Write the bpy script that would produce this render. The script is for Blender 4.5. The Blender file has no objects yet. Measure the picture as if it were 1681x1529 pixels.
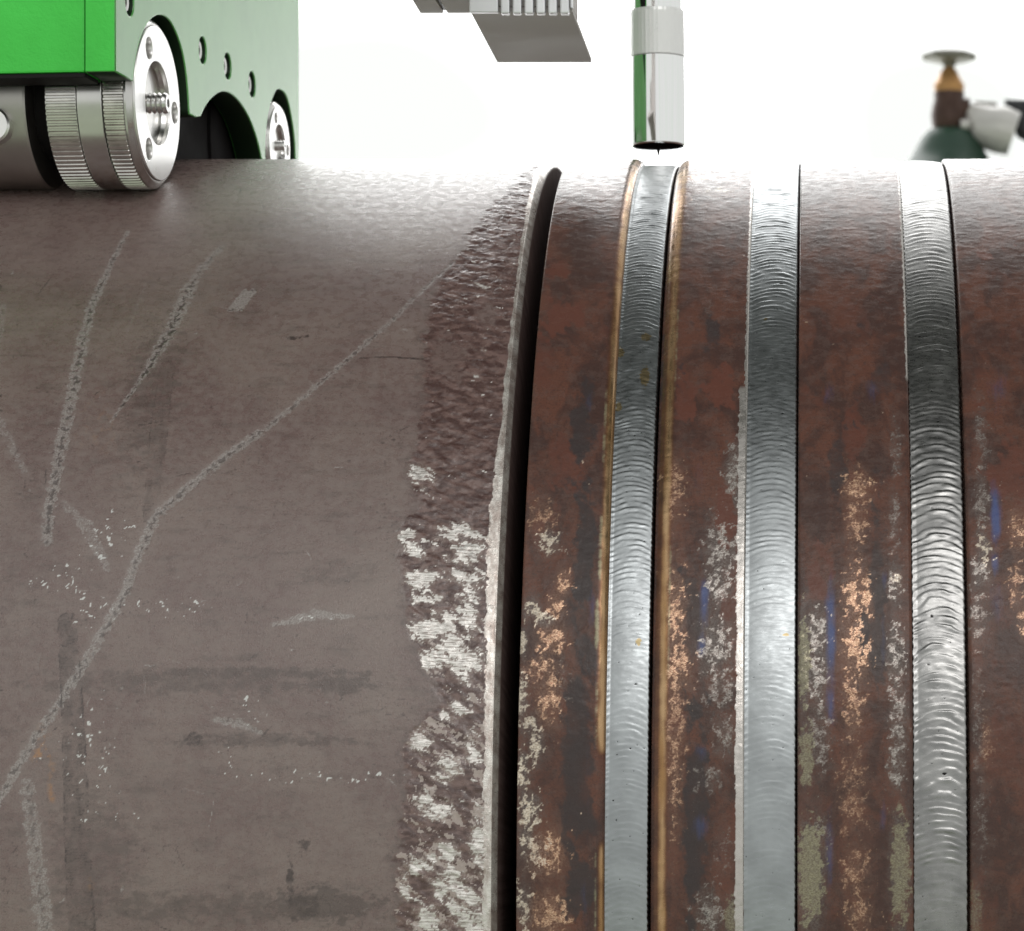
import bpy, bmesh, math, random
import numpy as np
from mathutils import Vector, Matrix

random.seed(7)
S = bpy.context.scene
COL = S.collection
PI = math.pi

# ------------------------------------------------------------------ camera
F, U0, V0, W, H = 5600.0, 1342.0, 1091.0, 1681.0, 1529.0     # lens and optical axis, in photo pixels
CZ = 0.90                                                    # camera height over the floor
cam = bpy.data.cameras.new("camera")
cam.sensor_width = 36.0
cam.sensor_fit = 'HORIZONTAL'
cam.lens = F / W * 36.0
cam.shift_x = (W / 2 - U0) / W
cam.shift_y = (V0 - H / 2) / W
cam.clip_start, cam.clip_end = 0.05, 200.0
cam.dof.use_dof = True
cam.dof.focus_distance = 0.965
cam.dof.aperture_fstop = 46.0
camo = bpy.data.objects.new("camera", cam)
camo.location = (0, 0, CZ)
camo.rotation_euler = (PI / 2, 0, 0)
COL.objects.link(camo)
S.camera = camo

# ------------------------------------------------------------------ light
wd = bpy.data.worlds.new("World")
S.world = wd
wd.use_nodes = True
wn = wd.node_tree
bg = wn.nodes['Background']
tcw = wn.nodes.new('ShaderNodeTexCoord')
nzw = wn.nodes.new('ShaderNodeTexNoise')
nzw.inputs['Scale'].default_value = 14.0
nzw.inputs['Detail'].default_value = 2.0
rmp = wn.nodes.new('ShaderNodeValToRGB')
rmp.color_ramp.elements[0].position = 0.36
rmp.color_ramp.elements[0].color = (0.915, 0.97, 0.905, 1)
rmp.color_ramp.elements[1].position = 0.56
rmp.color_ramp.elements[1].color = (1.0, 1.0, 0.99, 1)
wn.links.new(tcw.outputs['Generated'], nzw.inputs['Vector'])
wn.links.new(nzw.outputs['Fac'], rmp.inputs['Fac'])
wn.links.new(rmp.outputs['Color'], bg.inputs['Color'])
bg.inputs['Strength'].default_value = 0.80

la = bpy.data.lights.new("front_lamp", 'AREA')
la.shape = 'RECTANGLE'
la.size, la.size_y = 1.3, 0.7
la.energy = 11.5
la.color = (1.0, 0.985, 0.96)
lo = bpy.data.objects.new("front_lamp", la)
lo.location = (0.45, -0.75, CZ + 1.55)
d = Vector((-0.05, 0.95, CZ)) - lo.location
lo.rotation_euler = d.to_track_quat('-Z', 'Y').to_euler()
COL.objects.link(lo)

S.view_settings.view_transform = 'Standard'
S.view_settings.look = 'None'
S.view_settings.exposure = 0.0
S.view_settings.gamma = 1.0

# ------------------------------------------------------------------ pipe frame
D0 = 0.92                                                    # nearest point of the pipe
R = 0.2434
AY = D0 + R
AZ = CZ - (1540 - V0) / F * D0
def P(u, v, Y):
    return Vector(((u - U0) / F * Y, Y, CZ + (V0 - v) / F * Y))
def XN(u):                                                   # x on the nearest line of the pipe
    return (u - U0) / F * D0
def surf(u, v):
    """photo pixel -> (x mm, arc mm) on the pipe surface, arc 0 = front, up positive"""
    u = np.asarray(u, float); v = np.asarray(v, float)
    k = (V0 - v) / F; c0 = CZ - AZ
    a = 1 + k * k; b = -2 * AY + 2 * k * c0; c = AY * AY + c0 * c0 - R * R
    Y = (-b - np.sqrt(np.maximum(b * b - 4 * a * c, 0))) / (2 * a)
    X = (u - U0) / F * Y
    th = np.arctan2(k * Y + c0, AY - Y)
    return X * 1000, th * R * 1000
def SV(v):
    return surf(U0, v)[1]

# ------------------------------------------------------------------ noise
def _h(ix, iy, seed):
    h = (ix.astype(np.int64) * 374761393 + iy.astype(np.int64) * 668265263 + seed * 974634777) & 0xffffffff
    h = ((h ^ (h >> 13)) * 1274126177) & 0xffffffff
    return ((h ^ (h >> 16)) & 0xffffff) / float(0xffffff)
def pn(x, y, seed=0):
    x = np.asarray(x, float); y = np.asarray(y, float)
    ix = np.floor(x); iy = np.floor(y); fx = x - ix; fy = y - iy
    ux = fx * fx * fx * (fx * (fx * 6 - 15) + 10); uy = fy * fy * fy * (fy * (fy * 6 - 15) + 10)
    def g(dx, dy):
        a = _h(ix + dx, iy + dy, seed) * 2 * PI
        return np.cos(a) * (fx - dx) + np.sin(a) * (fy - dy)
    n = (g(0, 0) * (1 - ux) + g(1, 0) * ux) * (1 - uy) + (g(0, 1) * (1 - ux) + g(1, 1) * ux) * uy
    return n * 1.5
def fbm(x, y, o=3, seed=0, gain=0.5):
    t = 0; a = 1.0; s = 0.0
    for i in range(o):
        t = t + a * pn(x * 2 ** i, y * 2 ** i, seed + i * 17); s += a; a *= gain
    return t / s
def sst(x, lo, hi):
    t = np.clip((x - lo) / (hi - lo), 0, 1)
    return t * t * (3 - 2 * t)

# ------------------------------------------------------------------ node helper
class Mat:
    def __init__(s, name):
        s.m = bpy.data.materials.new(name); s.m.use_nodes = True
        s.t = s.m.node_tree; s.b = s.t.nodes['Principled BSDF']
    def _in(s, sock, v):
        if isinstance(v, bpy.types.NodeSocket): s.t.links.new(v, sock)
        elif isinstance(v, (tuple, list)) and len(v) == 3 and sock.type == 'RGBA': sock.default_value = (*v, 1)
        else: sock.default_value = v
    def attr(s, name, out='Fac'):
        n = s.t.nodes.new('ShaderNodeAttribute'); n.attribute_name = name; return n.outputs[out]
    def obj(s):
        return s.t.nodes.new('ShaderNodeTexCoord').outputs['Object']
    def scale(s, vec, sc, rot=(0, 0, 0)):
        n = s.t.nodes.new('ShaderNodeMapping'); s._in(n.inputs['Vector'], vec)
        n.inputs['Scale'].default_value = sc; n.inputs['Rotation'].default_value = rot; return n.outputs[0]
    def noise(s, vec, sc, det=3, rough=0.55, dist=0.0):
        n = s.t.nodes.new('ShaderNodeTexNoise'); s._in(n.inputs['Vector'], vec)
        n.inputs['Scale'].default_value = sc; n.inputs['Detail'].default_value = det
        n.inputs['Roughness'].default_value = rough; n.inputs['Distortion'].default_value = dist
        return n.outputs['Fac']
    def math(s, op, a, b=0.0):
        n = s.t.nodes.new('ShaderNodeMath'); n.operation = op
        s._in(n.inputs[0], a); s._in(n.inputs[1], b); return n.outputs[0]
    def ss(s, x, lo, hi, a=0.0, b=1.0):
        n = s.t.nodes.new('ShaderNodeMapRange'); n.interpolation_type = 'SMOOTHSTEP'
        s._in(n.inputs['Value'], x); n.inputs['From Min'].default_value = lo; n.inputs['From Max'].default_value = hi
        n.inputs['To Min'].default_value = a; n.inputs['To Max'].default_value = b; return n.outputs[0]
    def mix(s, f, a, b):
        n = s.t.nodes.new('ShaderNodeMix'); n.data_type = 'RGBA'
        s._in(n.inputs[0], f); s._in(n.inputs[6], a); s._in(n.inputs[7], b); return n.outputs[2]
    def thr(s, mask, noise, k, lo, hi):                      # mask edge broken up by noise
        return s.ss(s.math('ADD', mask, s.math('MULTIPLY', s.math('SUBTRACT', noise, 0.5), k)), lo, hi)
    def bump(s, h, dist, st=1.0):
        n = s.t.nodes.new('ShaderNodeBump'); s._in(n.inputs['Height'], h)
        n.inputs['Distance'].default_value = dist; n.inputs['Strength'].default_value = st
        s._in(s.b.inputs['Normal'], n.outputs[0])
    def set(s, **k):
        for a, v in k.items():
            s._in(s.b.inputs[{'color': 'Base Color', 'rough': 'Roughness', 'metal': 'Metallic', 'spec': 'Specular IOR Level',
                              'coat': 'Coat Weight', 'coatr': 'Coat Roughness'}[a]], v)
        return s

def simple(name, c, rough, metal=0.0, var=0.12, nscale=60.0, bump=0.0, bscale=300.0, spec=0.5, stretch=(1, 1, 1)):
    m = Mat(name); o = m.scale(m.obj(), stretch)
    n = m.noise(o, nscale, 4)
    lo = tuple(x * (1 - var) for x in c); hi = tuple(min(1, x * (1 + var)) for x in c)
    m.set(color=m.mix(m.ss(n, 0.3, 0.7), lo, hi), rough=m.ss(n, 0.2, 0.8, rough * 0.85, min(1, rough * 1.15)), metal=metal, spec=spec)
    if bump: m.bump(m.noise(o, bscale, 3), bump)
    return m.m

# ------------------------------------------------------------------ object helpers
def thing(name, label, cat, loc=(0, 0, 0), rotz=0.0, group=None):
    o = bpy.data.objects.new(name, None); COL.objects.link(o)
    o.empty_display_size = 0.03
    o.location = loc; o.rotation_euler = (0, 0, rotz)
    o['label'] = label; o['category'] = cat
    if group: o['group'] = group
    return o
def link(name, me, mat, parent=None, off=None):
    if mat: me.materials.append(mat)
    o = bpy.data.objects.new(name, me); COL.objects.link(o)
    if parent: o.parent = parent
    return o
def obj(name, bm, mat, parent=None, smooth=False, world=False):
    """bm in the parent's own coordinates (or in world ones)"""
    bmesh.ops.recalc_face_normals(bm, faces=bm.faces)
    if world and parent:
        bmesh.ops.translate(bm, verts=bm.verts, vec=-Vector(parent.location))
    me = bpy.data.meshes.new(name); bm.to_mesh(me); bm.free()
    if smooth:
        for p in me.polygons: p.use_smooth = True
        me.set_sharp_from_angle(angle=math.radians(35))
    return link(name, me, mat, parent)
def add_box(bm, lo, hi, bev=0.0, seg=2):
    b = bmesh.new(); bmesh.ops.create_cube(b, size=1.0)
    for v in b.verts:
        v.co = Vector([lo[i] + (hi[i] - lo[i]) * (v.co[i] + 0.5) for i in range(3)])
    if bev: bmesh.ops.bevel(b, geom=list(b.edges), offset=bev, segments=seg, affect='EDGES', profile=0.6)
    t = bpy.data.meshes.new("t"); b.to_mesh(t); b.free(); bm.from_mesh(t); bpy.data.meshes.remove(t)
def box(lo, hi, bev=0.0):
    bm = bmesh.new(); add_box(bm, lo, hi, bev); return bm
def lathe(prof, n=64, axis='z', org=(0, 0, 0), bm=None, close=False, caps=True):
    """prof: (radius, along) pairs; revolve around an axis through org"""
    bm = bm or bmesh.new(); rings = []
    for r, h in prof:
        ring = []
        for i in range(n):
            a = 2 * PI * i / n; c, s = r * math.cos(a), r * math.sin(a)
            p = {'z': (c, s, h), 'x': (h, c, s), 'y': (c, h, s)}[axis]
            ring.append(bm.verts.new(Vector(p) + Vector(org)))
        rings.append(ring)
    for k in range(len(rings) - 1 + (1 if close else 0)):
        A, B = rings[k], rings[(k + 1) % len(rings)]
        for i in range(n):
            j = (i + 1) % n
            bm.faces.new((A[i], A[j], B[j], B[i]))
    if not close and caps:
        for q in (rings[0], rings[-1]): bm.faces.new(q)
    return bm
def tube(bm, pts, r, n=12):
    pts = [Vector(p) for p in pts]; rings = []
    for i, p in enumerate(pts):
        t = (pts[min(i + 1, len(pts) - 1)] - pts[max(i - 1, 0)]).normalized()
        q = t.to_track_quat('Z', 'Y')
        rr = r[i] if isinstance(r, (list, tuple)) else r
        rings.append([bm.verts.new(p + q @ Vector((rr * math.cos(2 * PI * k / n), rr * math.sin(2 * PI * k / n), 0))) for k in range(n)])
    for A, B in zip(rings, rings[1:]):
        for k in range(n): bm.faces.new((A[k], A[(k + 1) % n], B[(k + 1) % n], B[k]))
    bm.faces.new(rings[0]); bm.faces.new(rings[-1])
    return bm
def plate(name, loops, thick, mat, parent, to3, bevel=0.0):
    """flat outline with holes -> solid plate; to3 maps (p, q, depth) to the parent's coordinates"""
    cu = bpy.data.curves.new("t", 'CURVE'); cu.dimensions = '2D'; cu.fill_mode = 'BOTH'
    cu.extrude = thick / 2 - bevel; cu.bevel_depth = bevel; cu.bevel_resolution = 1; cu.offset = -bevel
    for lp in loops:
        sp = cu.splines.new('POLY'); sp.points.add(len(lp) - 1); sp.use_cyclic_u = True
        for p, q in zip(sp.points, lp): p.co = (q[0], q[1], 0, 1)
    t = bpy.data.objects.new("t", cu); COL.objects.link(t)
    dg = bpy.context.evaluated_depsgraph_get()
    me = bpy.data.meshes.new_from_object(t.evaluated_get(dg))
    bpy.data.objects.remove(t); bpy.data.curves.remove(cu)
    me.name = name
    for v in me.vertices: v.co = to3(v.co.x, v.co.y, v.co.z)
    bm = bmesh.new(); bm.from_mesh(me); bmesh.ops.remove_doubles(bm, verts=bm.verts, dist=1e-6)
    bmesh.ops.recalc_face_normals(bm, faces=bm.faces); bm.to_mesh(me); bm.free()
    me.materials.clear()
    return link(name, me, mat, parent)
def circ(cx, cy, r, n=32):
    return [(cx + r * math.cos(2 * PI * i / n), cy + r * math.sin(2 * PI * i / n)) for i in range(n)]
def structure(o):
    o['kind'] = 'structure'; return o

# ------------------------------------------------------------------ setting
m_floor = simple("pale_floor", (0.42, 0.47, 0.36), 0.5, var=0.15, nscale=3)
structure(obj("floor", box((-12, -8, -0.05), (12, 14, 0.0)), m_floor))
m_backdrop = bpy.data.materials.new("glowing_backdrop"); m_backdrop.use_nodes = True
t = m_backdrop.node_tree; t.nodes.remove(t.nodes['Principled BSDF'])
em = t.nodes.new('ShaderNodeEmission'); em.inputs['Strength'].default_value = 6.6  # glowing panel behind the scene, strength and size set for the backlight
nz = t.nodes.new('ShaderNodeTexNoise'); nz.inputs['Scale'].default_value = .8; nz.inputs['Detail'].default_value = 1
tc = t.nodes.new('ShaderNodeTexCoord'); rm = t.nodes.new('ShaderNodeValToRGB')
rm.color_ramp.elements[0].position = .36; rm.color_ramp.elements[0].color = (.150, .154, .149, 1)
rm.color_ramp.elements[1].position = .62; rm.color_ramp.elements[1].color = (1, 1, .99, 1)
t.links.new(tc.outputs['Object'], nz.inputs['Vector']); t.links.new(nz.outputs['Fac'], rm.inputs['Fac'])
t.links.new(rm.outputs['Color'], em.inputs['Color']); t.links.new(em.outputs[0], t.nodes['Material Output'].inputs['Surface'])
structure(obj("backlight_backdrop", box((-6, 7.5, 0.002), (2.3, 7.6, 10.4)), m_backdrop))
m_strip = simple("dark_overhead_strip", (0.08, 0.08, 0.085), 0.8, nscale=4)
structure(obj("added_overhead_strip", box((-6, 0.0, CZ + 2.3), (6, 1.75, CZ + 2.4)), m_strip))  # unseen strip added overhead to give the beads their dark reflections

# ------------------------------------------------------------------ pipes: dense sheets round the pipe
def rows(step):                                              # angles, dense where the pipe faces the camera
    d = np.arange(math.radians(-10), math.radians(94), step / R)
    back = np.linspace(math.radians(94), math.radians(350), 70)
    return np.concatenate([d, back[:-1]])
def sheet(name, xc, rc, th, mat, parent, disp, attrs, closed_profile=False):
    """xc, rc: profile columns (x, radius); th: angles; disp: (ncol*nrow) radial offset"""
    nx, nt = len(xc), len(th)
    T, X = np.meshgrid(th, xc, indexing='ij'); Rr = np.broadcast_to(rc, X.shape) + disp
    co = np.stack([X, AY - Rr * np.cos(T), AZ + Rr * np.sin(T)], -1).reshape(-1, 3) - np.array(parent.location)
    i = np.arange(nt)[:, None]; j = np.arange(nx if closed_profile else nx - 1)[None, :]
    i2 = (i + 1) % nt; j2 = (j + 1) % nx
    q = np.stack([i * nx + j, i * nx + j2, i2 * nx + j2, i2 * nx + j], -1).reshape(-1, 4)
    me = bpy.data.meshes.new(name)
    me.vertices.add(len(co)); me.vertices.foreach_set('co', co.ravel().astype(np.float32))
    me.loops.add(q.size); me.loops.foreach_set('vertex_index', q.ravel().astype(np.int32))
    me.polygons.add(len(q))
    me.polygons.foreach_set('loop_start', np.arange(0, q.size, 4, dtype=np.int32))
    me.polygons.foreach_set('use_smooth', np.ones(len(q), dtype=bool))
    me.update(calc_edges=True)
    for k, a in attrs.items():
        if a.ndim == 3:
            me.attributes.new(k, 'FLOAT_VECTOR', 'POINT').data.foreach_set('vector', a.reshape(-1).astype(np.float32))
        else:
            me.attributes.new(k, 'FLOAT', 'POINT').data.foreach_set('value', a.reshape(-1).astype(np.float32))
    return link(name, me, mat, parent)

def stroke(X, A, pts, w):
    """distance over half width and position along a polyline drawn at photo points"""
    px, pa = surf([p[0] for p in pts], [p[1] for p in pts])
    best = np.full(X.shape, 99.0); tt = np.zeros(X.shape)
    n = len(pts) - 1
    w = np.interp(np.arange(n + 1), np.linspace(0, n, len(w)), w)
    for i in range(n):
        dx, da = px[i + 1] - px[i], pa[i + 1] - pa[i]; L2 = dx * dx + da * da
        t = np.clip(((X - px[i]) * dx + (A - pa[i]) * da) / L2, 0, 1)
        d = np.hypot(X - px[i] - t * dx, A - pa[i] - t * da) / (w[i] + (w[i + 1] - w[i]) * t)
        m = d < best; best = np.where(m, d, best); tt = np.where(m, (i + t) / n, tt)
    return best, tt
def blob(X, A, u, v, ru, rv, ang=0.0):                       # soft spot, radii in photo pixels
    cx, ca = surf(u, v); k = 0.165
    c, s = math.cos(ang), math.sin(ang)
    dx = ((X - cx) * c + (A - ca) * s) / (ru * k); da = (-(X - cx) * s + (A - ca) * c) / (rv * k)
    return np.exp(-(dx * dx + da * da))

def ragged(X, A, seed, ax=1.0, aa=1.0, tl=0.0):
    """torn-edged field, roughly -1..1, with soft large and crisp small detail"""
    A2 = A + tl * X
    wx = fbm(X / 2.2, A / 2.2, 2, seed + 5) * 1.2; wa = fbm(X / 2.2, A / 2.2, 2, seed + 9) * 1.2
    return (fbm((X + wx) / (5.0 * ax), (A2 + wa) / (5.0 * aa), 2, seed) + .75 * fbm((X + wx) / (1.7 * ax), (A2 + wa) / (1.7 * aa), 3, seed + 31, .65))
# ---- the grey pipe on the left -------------------------------------------------------------------
def profile_end(x0, x1, step, wl, dl, wr, dr, deep):
    """columns of a band with rounded shoulders (width w, drop d) and walls down to -deep"""
    def sh(w, d, n=9):
        a = np.linspace(0, PI / 2, n); return w * (1 - np.sin(a)), -d * (1 - np.cos(a))
    mid = np.arange(x0 + wl, x1 - wr, step)
    lx, lr = sh(wl, dl); rx, rr = sh(wr, dr)
    xs = [x0] * 3 + list(x0 + lx[::-1])[:-1] + list(mid) + [x1 - q for q in rx] + [x1] * 3
    rs = [-deep, -deep * 0.66, -dl - (deep * 0.66 - dl) * 0.4] + list(lr[::-1])[:-1] + [0] * len(mid) + list(rr) + [-dr - (deep * 0.66 - dr) * 0.4, -deep * 0.66, -deep]
    return np.array(xs), R + np.array(rs)

XL = XN(806)                                                 # end of the grey pipe
th = rows(0.00042)
fine = np.arange(-0.275, XL - 0.0006, 0.00036)
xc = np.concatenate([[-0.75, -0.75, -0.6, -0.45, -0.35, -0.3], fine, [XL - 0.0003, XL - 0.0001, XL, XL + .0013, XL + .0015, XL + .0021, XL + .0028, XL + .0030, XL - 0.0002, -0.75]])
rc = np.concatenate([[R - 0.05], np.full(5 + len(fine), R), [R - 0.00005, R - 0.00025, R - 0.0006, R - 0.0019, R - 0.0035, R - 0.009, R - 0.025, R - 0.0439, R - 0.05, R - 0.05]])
T, Xg = np.meshgrid(th, xc, indexing='ij'); A = T * R * 1000; X = Xg * 1000
top = np.broadcast_to(rc > R - 0.0002, X.shape).astype(float)

# edge of the ground-off strip next to the bevel
gb = [(905, 262), (850, 300), (800, 350), (755, 420), (715, 480), (694, 560), (698, 620), (690, 680), (690, 720), (668, 770), (690, 830),
      (672, 850), (655, 880), (660, 950), (668, 1010), (680, 1070), (712, 1120), (722, 1160), (675, 1200), (662, 1240), (664, 1300), (655, 1380), (648, 1440), (655, 1540)]
gx, ga = surf([p[0] for p in gb], [p[1] for p in gb]); o_ = np.argsort(ga)
xb = np.interp(A, ga[o_], gx[o_])
wob = fbm(X / 6, A / 4, 3, 5) * 3.0 + fbm(X / 1.5, A / 1.2, 2, 9) * 1.2
ground = sst(X - xb + wob, -0.6, 0.9)
# bright bare metal strokes in it
f = np.zeros(X.shape)
for b in [(655, 722, 30, 16, .5), (690, 780, 22, 30, .9), (660, 880, 30, 13, .35), (680, 905, 30, 13, -.5), (750, 875, 34, 22, 0.1), (765, 905, 34, 26, 0), (690, 948, 36, 20, 0.1), (765, 948, 30, 16, 0),
          (700, 985, 26, 10, 0), (705, 1030, 46, 26, .2), (740, 1065, 44, 32, .5), (770, 1010, 20, 60, 0), (765, 1090, 34, 34, .5), (700, 1085, 24, 22, .5), (745, 1165, 26, 18, .6), (690, 1215, 20, 24, 0),
          (735, 1260, 28, 22, .5), (700, 1310, 18, 18, .4), (775, 1230, 18, 30, 0), (720, 1330, 26, 22, 0), (690, 1420, 34, 20, .4), (735, 1400, 20, 26, 0), (740, 1450, 34, 30, .4), (770, 1500, 40, 50, 0), (700, 1510, 30, 26, .4),
          (790, 1380, 18, 60, 0), (665, 1455, 14, 24, 0), (795, 570, 10, 18, 0), (785, 620, 10, 14, 0), (745, 500, 20, 20, .4), (790, 470, 20, 20, .4)]:
    g = blob(X, A, *b)
    f = np.maximum(f, g * (0.45 if b[1] < 650 else 1.0))
tilt = A + 0.35 * X
stk = fbm(X / 4.5, tilt / 0.75, 3, 21, .6)
rg1 = ragged(X, A, 31, 1.5, .5, .4); rg2 = ragged(X, A, 37, .5, .3, .5); crack = fbm(X / 3.2, tilt / .5, 2, 39)
fld = np.clip(f, 0, 1) * 1.12 + rg1 * .85 + rg2 * .45 - np.clip(crack, 0, 1) * .35
bare = sst(fld, 0.58, 0.74) * ground * (.72 + .28 * sst(A, SV(1190), SV(1110)))
half = sst(fld, 0.20, 0.60) * sst(f, .08, .4) * ground
lower = sst(A, SV(1240), SV(850))                            # more flecks low down
fleck = sst(ragged(X, A, 620, 1.7, .8, .5) * .8 + ragged(X, A, 41, .6, .4, .45) * .5 + 0.25 * (1 - lower), 0.30, 0.62) * ground * (.5 + .5 * (1 - lower))
smoothp = np.maximum(blob(X, A, 740, 590, 55, 70, .5), blob(X, A, 800, 520, 22, 60, .2))      # smoother plateau
smoothp = sst(smoothp + ragged(X, A, 77, 1.3, 1.0, .6) * .7, .55, .8) * ground
fleck *= (1 - smoothp * 0.9)
# bright lip along the bevel
lipw = np.interp(-A, -SV(np.array([262, 400, 560, 700, 800, 870, 960, 1100, 1300, 1529.])), [2.0, 1.4, 1.2, 1.8, 2.9, 3.8, 3.5, 2.7, 2.2, 2.4])
lip = sst(XL * 1000 - X + fbm(X / 4, A / 9, 2, 55) * .8 + ragged(X, A, 57, .6, .5, .3) * .9 * (1 - .85 * sst(A, SV(860), SV(700))), lipw, lipw - 0.35)
# scuffs: pale broken skin with dark flecks in it
scr = np.zeros(X.shape); drk = np.zeros(X.shape); halo = np.zeros(X.shape); stain = np.zeros(X.shape)
fine_n = fbm(X / 1.3, A / 1.3, 3, 61, .6)
def scuff(pts, w, amt=1.0, dark=0.6, seed=0):
    d, t = stroke(X, A, pts, [q * .86 for q in w])
    i = d < 2.6; x, a, dd = X[i], A[i], d[i]
    n = ragged(x, a, 100 + seed, .35, .35); n2 = ragged(x, a, 200 + seed, .3, .3); n3_ = fbm(x / .7, a / .7, 2, 230 + seed)
    body = sst(1.15 - dd + n * .55, 0.05, 0.55)
    v = body * amt * np.clip(0.74 + n * .6 + n3_ * .4, 0.05, 1)
    scr[i] = np.maximum(scr[i], v); halo[i] = np.maximum(halo[i], np.exp(-(dd / 1.25) ** 2) * amt)
    drk[i] = np.maximum(drk[i], sst(0.9 - dd + n2 * 1.3, 0.66, 0.95) * dark)
scuff([(745, 430), (720, 452), (640, 530), (560, 600), (480, 668), (425, 712)], [.8, 1.3, 1.4], .75, .6, 1)
scuff([(425, 712), (370, 750), (300, 808), (258, 845), (230, 905), (205, 975), (180, 1020), (142, 1085), (100, 1150), (55, 1215), (15, 1285), (-20, 1340)], [1.9, 1.9, 1.6], .95, .6, 2)
scuff([(210, 380), (175, 450), (148, 510), (133, 575), (120, 640), (106, 705), (92, 780), (80, 840), (76, 890)], [1.0, 2.3, 2.5, 2.0], .9, .65, 3)
scuff([(365, 405), (332, 440), (312, 470)], [1.6, 2.0], .7, .6, 4)
scuff([(312, 470), (290, 520), (262, 575), (240, 610)], [3.0, 3.0, 1.8], .8, .75, 5)
scuff([(240, 610), (212, 650), (182, 692)], [1.3, .6], .7, .8, 6)
scuff([(-10, 680), (20, 735), (40, 775)], [2.2, 1.2], .6, .3, 8)
scuff([(105, 828), (140, 862), (160, 900), (178, 935)], [1.6, 2.8, 1.2], .65, .3, 9)
scuff([(45, 1290), (60, 1400), (75, 1540)], [2.6, 3.0, 3.6], .75, .5, 10)
scuff([(5, 500), (2, 560)], [1.4, .6], .5, .4, 11)
scuff([(580, 1012), (520, 1010), (450, 1026)], [.6, 2.2, .8], .95, 0., 12)
scuff([(350, 1182), (390, 1186), (430, 1204)], [.9, 2.0, .6], .8, .4, 13)
scuff([(240, 465), (226, 500), (205, 560)], [.5, .8, .3], .4, .3, 14)
# square-cut patch
cx, ca = surf(398, 493)
e = np.maximum(np.abs(X - cx - (A - ca) * 0.32) / 2.3, np.abs(A - ca) / 5.6)
scr = np.maximum(scr, sst(1.1 - e + fbm(X / 1.2, A / 1.2, 2, 71) * .25, 0.05, 0.2) * 0.8)
drk = np.maximum(drk, sst(1 - e, 0, .1) * sst(np.abs(A - ca), 2.4, 4.2) * sst(fine_n, 0.0, .2) * .8)
# dull dark smears and rub bands
def smear(u, v, ru, rv, amt, seed, lo=.25, hi=.8, ang=0.):
    global drk
    g = blob(X, A, u, v, ru, rv, ang); i = g > .02
    n = ragged(X[i], A[i], 300 + seed, .9 if ru > 30 else .45, .45)
    v_ = sst(g[i] + n * .5, lo, hi) * amt * np.clip(.75 + n * .8, .2, 1)
    if ru > 60: stain[i] = np.maximum(stain[i], np.clip(v_ * 1.7 + .35 * g[i] * amt, 0, 1))
    else: drk[i] = np.maximum(drk[i], v_)
smear(420, 1105, 230, 13, .45, 1); smear(560, 1125, 70, 22, .55, 2, .4); smear(530, 1485, 95, 30, .8, 3); smear(500, 1490, 40, 24, .6, 23); smear(476, 1445, 7, 45, .85, 4)
smear(440, 1215, 190, 14, .4, 5); smear(300, 1120, 330, 26, .35, 15); smear(120, 700, 60, 90, .0, 16); smear(330, 1490, 330, 30, .35, 17); smear(40, 950, 60, 160, .3, 18); smear(150, 1400, 90, 120, .3, 19); smear(560, 940, 90, 30, .25, 20); smear(300, 480, 260, 90, .2, 21); smear(250, 640, 62, 220, .3, 22); smear(350, 1350, 320, 10, .16, 6); smear(480, 555, 14, 5, .9, 7); smear(498, 552, 10, 6, .9, 8)
smear(498, 1390, 12, 12, .7, 9); smear(315, 1215, 20, 14, .7, 10, .45); smear(250, 1290, 300, 60, .15, 11)
d, t = stroke(X, A, [(590, 588), (640, 586), (694, 590)], [.16, .3, .35]); drk = np.maximum(drk, sst(1.1 - d, 0, .5) * 1.0)
stain = np.maximum(stain, np.exp(-((X - xb + wob + .8) / 1.6) ** 2) * np.clip(.4 + .5 * rg1, 0, .8))
# two worn rings with fine cross ribs at the lower left, and one above
for pts, w in (([(110, 1020), (118, 1150), (124, 1290), (135, 1540)], [2.6, 3.2, 3.8]), ([(275, 600), (262, 700), (246, 850)], [2., 2.6, 2.])):
    d, t = stroke(X, A, pts, w)
    big_n = ragged(X, A, 560, .6, 1.2)
    edge = np.exp(-((d - 0.95 + fine_n * .12) / 0.09) ** 2) * np.clip(.55 + big_n * 1.1, 0, 1)
    ribs = sst(np.sin(A * 2 * PI / .82 + fine_n * 4 + X * .5), .1, .9) * sst(1.02 - d, 0, .25) * np.clip(.35 + big_n * .8, 0, .65)
    k = 1 if pts[0][1] > 900 else .75
    drk = np.maximum(drk, np.maximum(edge, ribs) * k)
    stain = np.maximum(stain, sst(1 - d, 0, .12) * np.clip(.55 + big_n * .5, 0, 1) * k)
rr = random.Random(5)
for q in range(150):                                         # stray nicks and hairline scratches
    u = rr.uniform(-5, 690); v = rr.uniform(300, 1530); L = rr.choice((6, 9, 14, 22, 45)) * rr.uniform(.6, 1.3); an = rr.gauss(PI / 2 if rr.random() < .35 else .15, .5)
    p0, p1 = (u, v), (u + L * math.cos(an), v - L * math.sin(an)); wd_ = rr.uniform(.12, .32) * (1.7 if L < 12 else 1)
    cx_, ca_2 = surf(u, v); i = (np.abs(X - cx_) < 9) & (np.abs(A - ca_2) < 12)
    if not i.any(): continue
    dd, _ = stroke(X[i], A[i], [p0, ((p0[0] + p1[0]) / 2 + rr.uniform(-2, 2), (p0[1] + p1[1]) / 2 + rr.uniform(-2, 2)), p1], [wd_ * .4, wd_, wd_ * .3])
    k = sst(1.3 - dd, 0, .6)
    if rr.random() < .55: drk[i] = np.maximum(drk[i], k * rr.uniform(.3, .8))
    else: scr[i] = np.maximum(scr[i], k * rr.uniform(.4, .9))
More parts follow.
